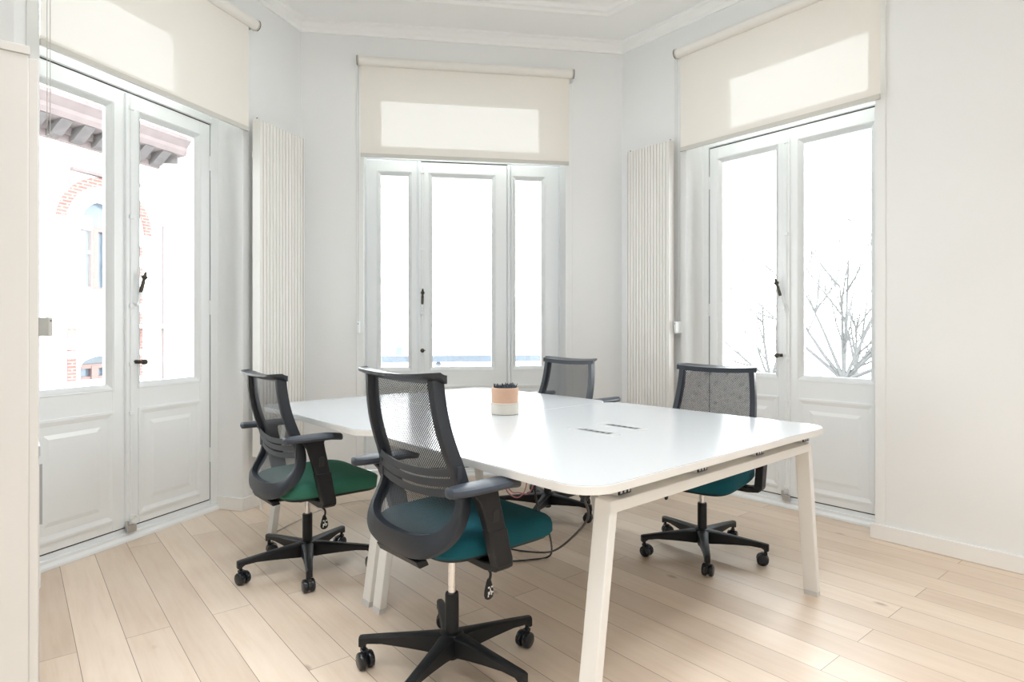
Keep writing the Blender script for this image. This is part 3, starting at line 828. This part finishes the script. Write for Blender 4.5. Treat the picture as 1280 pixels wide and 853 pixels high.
# ------------------------------------------------------------------ cables
FX, HH = 765, 1.165
def ray(px, py, Y=None, z=None):
    a, b = (px-640)/FX, -(py-411)/FX
    if Y is None: Y = (z-HH)/b
    return (a*Y, Y, HH+b*Y)
c1 = smoothpath([(.214, 1.80, .66), (.245, 1.98, .55), (.235, 2.4, .345), (.205, 2.80, .155), (.160, 3.02, .06), (.045, 3.19, .006), (-.10, 3.26, .006), (-.30, 3.32, .006), (-.46, 3.40, .006)], 6)
tag(MB().tube(c1, .0045, 8).build('power_cable', 'cable'), 'black power cable sweeping from under the near desk corner to the floor', 'cable')
c2 = smoothpath([(.10, 2.42, .68), (.09, 2.40, .55), (.105, 2.42, .45), (.158, 2.7, .285), (.195, 3.0, .08), (.178, 3.10, .006), (.10, 3.07, .006), (-.01, 3.05, .006), (-.11, 3.09, .006), (-.30, 3.16, .006), (-.44, 3.25, .006)], 6)
tag(MB().tube(c2, .0045, 8).build('power_cable', 'cable'), 'black power cable dropping straight behind the front chair and curling left', 'cable')
tag(MB().lathe([(.006, .0), (.017, .016), (.017, .022)], 16).build('cable_grommet', 'black', loc=(.214, 1.80, .656)), 'black cone grommet under the near desk corner', 'grommet')
for pts_, lb_ in (([(-.05, 2.62, .68), (-.03, 2.60, .50), (.00, 2.6, .455), (.035, 2.6, .452), (.062, 2.62, .50), (.07, 2.64, .68)], 'looped pink wire hanging below the desktop beside the front chair seat'),
                  ([(-.10, 2.70, .68), (-.02, 2.70, .47), (.03, 2.74, .43), (.09, 2.74, .45), (.12, 2.76, .68)], 'lower looped pink wire hanging under the desk behind the other')):
    tag(MB().tube(smoothpath(pts_, 6), .0028, 6).build('thin_wire', 'pink'), lb_, 'wire')
wc = smoothpath([(-1.35, 3.50, .004), (-1.20, 3.98, .004), (-.96, 4.15, .004), (-.80, 4.08, .004), (-.62, 3.9, .004), (-.45, 3.75, .004), (-.3, 3.5, .004)], 6)
tag(MB().tube(wc, .004, 6).build('floor_cable', 'whitecord'), 'thin white cord lying on the floor under the far desk', 'cord')

# ------------------------------------------------------------------ furniture at the left edge
FA = CA   # front faces run along this heading
ux, uy = cos(FA), sin(FA)
# local frame: x towards the camera side (along CA), y = left-hand normal (points right/away)
def furn(name, label, cat, corner, depth_left, length_back):
    e = tag(empty(name, (corner[0], corner[1], 0), FA), label, cat)
    return e
k1 = furn('storage_locker', 'tall cream storage cabinet cut off by the left edge of the photo', 'cabinet', (-1.145, 1.45), 0, 0)
hL = 1.834
MB().box(-.30, 0, -.80, 0, .05, hL-.02).build('carcass', 'cream', k1, smooth=True, bevel=.002)
MB().box(-.303, .003, -.803, .003, hL-.02, hL).build('top_panel', 'cream', k1, bevel=.001)
MB().box(-.29, -.01, -.79, -.02, 0, .05).build('plinth', 'grey_plastic', k1)
dd = MB().box(-.295, -.005, .0, .018, .055, hL-.025).build('door', 'cream', k1, bevel=.001)
MB().box(-.275, -.267, .018, .024, .95, 1.10).build('handle', 'grey_metal', dd)
k2 = furn('sideboard', 'low cream sideboard behind the tall locker at the left edge', 'sideboard', (-1.385, 1.797), 0, 0)
hS = .82
MB().box(-.95, 0, -.16, -.02, .05, hS-.03).build('carcass', 'cream', k2, bevel=.002)
MB().box(-.952, .0, -.165, .0, hS-.03, hS).build('top_panel', 'white_lam', k2, bevel=.001)
MB().box(-.94, -.02, -.155, -.04, 0, .05).build('plinth', 'grey_plastic', k2)
for i, x in enumerate((-.95, -.475)):
    d_ = MB().box(x+.003, x+.472, -.02, -.002, .055, hS-.035).build('door', 'cream', k2, bevel=.001)
    MB().box(x+.04 if i == 0 else x+.43, x+.048 if i == 0 else x+.438, -.002, .006, .58, .76).build('handle', 'grey_metal', d_)

# ------------------------------------------------------------------ outside
tag(MB().box(-60, 60, -40, 80, -4.75, -4.6).build('ground', 'street', smooth=False), 'street level paving below the windows', 'ground', kind='structure')
# balcony railing beyond the middle door
p = pt(B0, BA, 1.2, .85)
e = tag(empty('balcony_railing', (p[0], p[1], 0), BA), 'grey balcony railing crossing low behind the middle door glass', 'railing')
MB().prism(rrect(-1.5, 1.5, -.03, .03, .012, 4), .868, .925).build('handrail', 'rail', e)
for x in (-1.45, 1.45): MB().box(x-.02, x+.02, -.02, .02, 0, .87).build('post', 'rail', e)
MB().box(-1.45, 1.45, -.012, .012, .08, .11).build('lower_rail', 'rail', e)
MB().lathe([(.012, .83), (.03, .85), (.012, .87)], 12, c=(-.18, 0)).build('ornament', 'rail', e)
for k in range(19):
    MB().cyl((-1.3+k*.145, 0, .1), (-1.3+k*.145, 0, .62), .008, 8).build('baluster', 'rail', e)
MB().box(-1.45, 1.45, -.008, .008, .61, .63).build('middle_rail', 'rail', e)
p = pt(B0, BA, 1.2, .34)
tag(MB().box(-1.6, 1.6, 0, .60, -.2, -.04).build('balcony_slab', 'stone', smooth=False, loc=(p[0], p[1], 0), rz=BA), 'pale stone balcony slab outside the middle door', 'balcony', kind='structure')

# brick and stone house across the street, parallel to the left wall
p = pt(A0, AA, 0, 9.0)
bd = tag(empty('townhouse', (p[0], p[1], 0), AA), 'ornate stone and red brick house seen through the left door', 'building')
def arch(cx, r, zs, n=20, a0=0, a1=180): return [(cx+r*cos(R(lerp(a0, a1, k/n))), zs+r*sin(R(lerp(a0, a1, k/n)))) for k in range(n+1)]
XC = 5.42
fw = MB()
def wall_with_arches(mb, x0, x1, y0, y1, wins, z0, z1):
    # vertical strips between arched openings sharing one centre
    hw = wins[0][1]
    mb.box(x0, XC-hw, y0, y1, z0, z1); mb.box(XC+hw, x1, y0, y1, z0, z1)
    zc = z0
    for (zb, _, zs, rise) in wins:
        mb.box(XC-hw, XC+hw, y0, y1, zc, zb)
        n = 16; top = zs+rise+.02
        for k in range(n):
            xa = XC-hw+2*hw*k/n; xb = XC-hw+2*hw*(k+1)/n
            za = zs+rise*sqrt(max(0, 1-((xa-XC)/hw)**2)); zb_ = zs+rise*sqrt(max(0, 1-((xb-XC)/hw)**2))
            mb.hexa([(xa, y0, za), (xb, y0, zb_), (xb, y1, zb_), (xa, y1, za)], [(xa, y0, top), (xb, y0, top), (xb, y1, top), (xa, y1, top)])
        zc = top
    mb.box(XC-hw, XC+hw, y0, y1, zc, z1)
wall_with_arches(fw, -1, 6.61, 0, .5, [(.14, .54, .42, .2), (1.95, .54, 3.2, .54)], -4.6, 4.85)
fw.box(-1, 6.61, .5, 6, -4.6, 4.85)
wl = fw.build('wall', 'stone', bd, smooth=False)
wg = MB(); wa = BA-AA
T = Matrix.Translation((6.61, 0, 0)) @ Matrix.Rotation(wa, 4, 'Z')
wg.box(0, .43, 0, 3, -4.6, 4.85, T); wg.build('return_wall', 'stone', bd, smooth=False)
# cornice
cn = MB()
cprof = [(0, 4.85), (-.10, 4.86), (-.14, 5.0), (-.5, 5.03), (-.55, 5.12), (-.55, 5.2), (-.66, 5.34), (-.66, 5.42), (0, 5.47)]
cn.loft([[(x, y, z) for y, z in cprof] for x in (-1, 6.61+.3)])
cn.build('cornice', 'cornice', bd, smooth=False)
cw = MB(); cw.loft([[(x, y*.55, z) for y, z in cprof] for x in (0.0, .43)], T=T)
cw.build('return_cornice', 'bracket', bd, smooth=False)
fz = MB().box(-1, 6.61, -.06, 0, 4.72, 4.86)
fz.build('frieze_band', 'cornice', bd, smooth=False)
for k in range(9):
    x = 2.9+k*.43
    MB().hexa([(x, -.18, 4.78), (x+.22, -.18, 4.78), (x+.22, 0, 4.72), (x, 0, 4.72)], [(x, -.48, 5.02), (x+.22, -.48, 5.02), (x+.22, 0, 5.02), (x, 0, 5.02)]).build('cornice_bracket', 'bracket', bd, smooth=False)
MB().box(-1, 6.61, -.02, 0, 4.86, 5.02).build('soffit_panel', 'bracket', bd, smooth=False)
# brick dressings
bk = MB()
for s_ in (-1, 1):
    xa, xb = sorted((XC+s_*.80, XC+s_*.64))
    for z0 in (1.22, 1.70, 2.28, 2.72): bk.box(xa, xb, -.03, 0, z0, z0+(.22 if z0 > 1.5 else .30))
    bk.box(xa, xb, -.03, 0, .15, .60); bk.box(xa, xb, -.03, 0, .72, 1.18)
pa = arch(XC, .84, 3.2, 24); pb = arch(XC, 1.02, 3.2, 24)
for k in range(24):
    (a, b), (c, d), (e_, f_), (g, h) = pa[k], pb[k], pb[k+1], pa[k+1]
    bk.hexa([(a, -.04, b), (c, -.04, d), (c, 0, d), (a, 0, b)], [(g, -.04, h), (e_, -.04, f_), (e_, 0, f_), (g, 0, h)])
bk.build('brick_dressing', 'brick', bd, smooth=False)
MB().box(XC-.75, XC+.75, -.1, 0, 4.22, 4.28).build('window_hood', 'cornice', bd, smooth=False)
def far_window(zb, zs, rise, hw=.54):
    f = MB()
    f.box(XC-hw, XC-hw+.06, .18, .26, zb, zs); f.box(XC+hw-.06, XC+hw, .18, .26, zb, zs); f.box(XC-hw, XC+hw, .18, .26, zb, zb+.06)
    f.box(XC-.20, XC-.06, .15, .26, zb, zs); f.box(XC+.1, XC+.2, .15, .26, zb, zs); f.box(XC-hw, XC+hw, .16, .26, zs-.06, zs+.03)
    w = f.build('window', 'brown_wood', bd, smooth=False)
    MB().box(XC-hw, XC+hw, .24, .26, zb, zs+rise).build('pane', 'dim_glass', w, smooth=False)
    MB().box(XC-hw+.06, XC-hw+.12, .16, .25, zb+.06, zs-.06).box(XC-hw+.1, XC-.2, .17, .25, (zb+zs)/2+.1, (zb+zs)/2+.15).build('casement', 'pale_wood', w, smooth=False)
far_window(.14, .42, .2); far_window(1.95, 3.2, .54)
MB().box(-1, 6.61, -.28, 0, 1.18, 1.26).build('balcony_ledge', 'stone', bd, smooth=False)
MB().tube(smoothpath([(6.66, -.1, -4.6), (6.66, -.1, .9), (6.66, -.1, 3.2), (6.70, -.1, 3.42), (6.80, -.1, 3.47), (6.86, -.1, 3.45)], 5), .025, 8).build('downpipe', 'cornice', bd)

# far pale houses beyond the middle door
def far_house(label, x0, x1, y, zt, wins):
    e = tag(empty('far_house', (x0, y, 0), 0), label, 'building')
    MB().box(0, x1-x0, 0, 8, -4.6, zt).build('wall', 'stone', e, smooth=False)
    MB().add([(-.2, -.2, zt), (x1-x0+.2, -.2, zt), (x1-x0+.2, 8, zt), (-.2, 8, zt), (-.2, 4, zt+1.2), (x1-x0+.2, 4, zt+1.2)], [(0, 1, 5, 4), (2, 3, 4, 5), (0, 4, 3), (1, 2, 5), (0, 3, 2, 1)]).build('roof', 'stone', e, smooth=False)
    for wx, wz in wins:
        w = MB().box(wx, wx+.55, -.03, .0, wz, wz+1.0).build('window', 'pale_wood', e, smooth=False)
        MB().box(wx+.06, wx+.49, -.04, -.03, wz+.06, wz+.94).build('pane', 'dim_glass', w, smooth=False)
far_house('pale house far beyond the left pane of the middle door', -8.6, -5.0, 40, 2.2, [(.95, -1.0)])
far_house('pale house far beyond the centre pane of the middle door', -4.4, 3.5, 52, 2.8, [(.6, .6), (2.6, 1.2)])

# bare trees beyond the right door
def tree(label, base, lean, seed, h0=4.9, fan=34, n0=7):
    random.seed(seed)
    e = tag(empty('bare_tree', (base[0], base[1], -4.6)), label, 'tree', 'bare trees outside the right door')
    MB().tube([(0, 0, 0), (.02, 0, h0*.5), (0, 0, h0)], [.10, .08, .06], 8).build('trunk', 'bark', e)
    mb = MB()
    def grow_(p, d, L, r, lvl):
        n = 4; pts_ = [p]; q = p.copy(); dd_ = d.copy()
        for k in range(n):
            dd_ = (dd_+Vector((random.uniform(-1, 1), random.uniform(-1, 1), random.uniform(-.3, .8)))*.11).normalized()
            q = q+dd_*L/n; pts_.append(q.copy())
        mb.tube(pts_, [r*(1-.6*k/n) for k in range(n+1)], 4)
        if lvl == 0: return
        for k in range(random.randint(3, 4)):
            i = random.randint(1, n); ax = Vector((random.uniform(-1, 1), random.uniform(-1, 1), random.uniform(-.2, .5))).normalized()
            nd = (dd_+ax*random.uniform(.5, .95)).normalized()
            grow_(pts_[i], nd, L*random.uniform(.45, .68), r*.5, lvl-1)
    for k in range(n0):
        a = R(CA*180/pi)+0; f_ = R(lerp(-fan, fan, k/(n0-1))+lean)
        d = Vector((cos(CA)*sin(f_), sin(CA)*sin(f_), cos(f_))); d = (d+Vector((random.uniform(-.15, .15), random.uniform(-.15, .15), 0))).normalized()
        grow_(Vector((0, 0, h0)), d, random.uniform(1.1, 2.1), .036, 3)
    mb.build('branches', 'bark', e)
tp = pt(C0, CA, -1.2, 7.0); tree('bare tree fanning out in the lower right pane of the right door', tp, 8, 11, n0=9, fan=58)
tp = pt(C0, CA, -2.4, 10.5); tree('bare tree with one long leaning branch, left in the right pane', tp, 16, 5, n0=5, fan=30)
tp = pt(C0, CA, -3.1, 8.2); tree('small bare tree showing low in the left pane of the right door', tp, -14, 23, h0=4.7, n0=5, fan=40)

# ------------------------------------------------------------------ light
SKY = 11
w = bpy.data.worlds.new('World'); bpy.context.scene.world = w; w.use_nodes = True
nt = w.node_tree; bg = nt.nodes['Background']
tc = nt.nodes.new('ShaderNodeTexCoord'); sp = nt.nodes.new('ShaderNodeSeparateXYZ'); nt.links.new(tc.outputs['Generated'], sp.inputs[0])
rp = nt.nodes.new('ShaderNodeValToRGB'); rp.color_ramp.elements[0].position = 0; rp.color_ramp.elements[0].color = (1, .99, .98, 1)
rp.color_ramp.elements[1].position = .8; rp.color_ramp.elements[1].color = (.86, .94, 1, 1)
nt.links.new(sp.outputs['Z'], rp.inputs[0]); nt.links.new(rp.outputs[0], bg.inputs[0]); bg.inputs[1].default_value = SKY

FILL = 3.6
FILL_W = 6.4
def fill_mat():
    m = bpy.data.materials.new('fill_diffuser'); m.use_nodes = True
    b = m.node_tree.nodes['Principled BSDF']; b.inputs['Base Color'].default_value = (.9, .9, .9, 1)
    b.inputs['Emission Color'].default_value = (.97, .985, 1, 1); b.inputs['Emission Strength'].default_value = FILL
    return m
M['fill_lamp'] = fill_mat()
def fill_light(label, s, d, k=1):  # fill panels added on the ceiling out of view to brighten the room
    # s metres along the right wall, d metres in from it
    p = pt(C0, CA, s, -d)
    e = tag(empty('fill_light', (p[0], p[1], CEIL-.05), CA), label, 'fill light', 'added square fill lights')
    MB().box(-.31, .31, -.31, .31, .004, .05).build('housing', 'joinery', e, bevel=.004)
    MB().box(-.29, .29, -.29, .29, -.002, .004).build('diffuser', 'fill_lamp', e, smooth=False)
    l = bpy.data.lights.new('fill_lamp', 'AREA'); l.shape = 'SQUARE'; l.size = .56; l.energy = FILL_W*k; l.spread = R(105); l.color = (.97, .985, 1)
    ob = bpy.data.objects.new('fill_lamp', l); col.objects.link(ob); ob.parent = e; ob.location = (0, 0, -.006)
fill_light('added square fill light over the far desk, towards the left door', .3, 2.5, .45)
fill_light('added square fill light over the chair by the right door', 1.0, 1.25, .6)
fill_light('added square fill light between the desks and the tall locker', 1.75, 3.45, 1.2)
fill_light('added square fill light by the plain stretch of the long wall', 3.2, 2.2)
fill_light('added square fill light above the camera', 3.3, 3.2, 1.5)
fill_light('added square fill light over the front chair', 2.45, 2.6, 2.0)
fill_light('added square fill light at the rear of the room', 5.6, 2.4)

def portal(o, a, x0, x1, z0, z1, y=.30):
    l = bpy.data.lights.new('daylight_portal', 'AREA'); l.shape = 'RECTANGLE'; l.size = x1-x0; l.size_y = z1-z0
    l.cycles.is_portal = True
    ob = bpy.data.objects.new('daylight_portal', l); col.objects.link(ob)
    p = pt(o, a, (x0+x1)/2, y); ob.location = (p[0], p[1], (z0+z1)/2)
    ob.rotation_euler = (R(90), 0, a+pi) if False else (R(-90), 0, a)
    # area lights shine along local -Z; aim it into the room
    d = Vector((sin(a), -cos(a), 0))
    ob.rotation_euler = d.to_track_quat('-Z', 'Y').to_euler()
portal(A0, AA, -1.80, -.572, .05, NT); portal(B0, BA, .448, 1.972, .05, NT); portal(C0, CA, .597, 1.822, .05, NT)
portal(P_C, aF, 1.9, 2.9, .9, 2.6)

# ------------------------------------------------------------------ camera
cam = bpy.data.cameras.new('camera'); co = bpy.data.objects.new('camera', cam); col.objects.link(co)
cam.sensor_width = 36; cam.lens = 765/1280*36; cam.shift_y = -15.5/1280
co.location = (0, 0, 1.165); co.rotation_euler = (R(90), 0, 0); cam.clip_start = .05; cam.clip_end = 300
sc = bpy.context.scene; sc.camera = co
sc.view_settings.view_transform = 'Standard'; sc.view_settings.look = 'None'; sc.view_settings.exposure = 0.05; sc.view_settings.gamma = 1
sc.view_settings.use_curve_mapping = False
sc.cycles.use_denoising = True
sc.cycles.max_bounces = 14; sc.cycles.diffuse_bounces = 8; sc.cycles.transparent_max_bounces = 16
sc.cycles.sample_clamp_indirect = 8
sc.cycles.caustics_reflective = False; sc.cycles.caustics_refractive = False
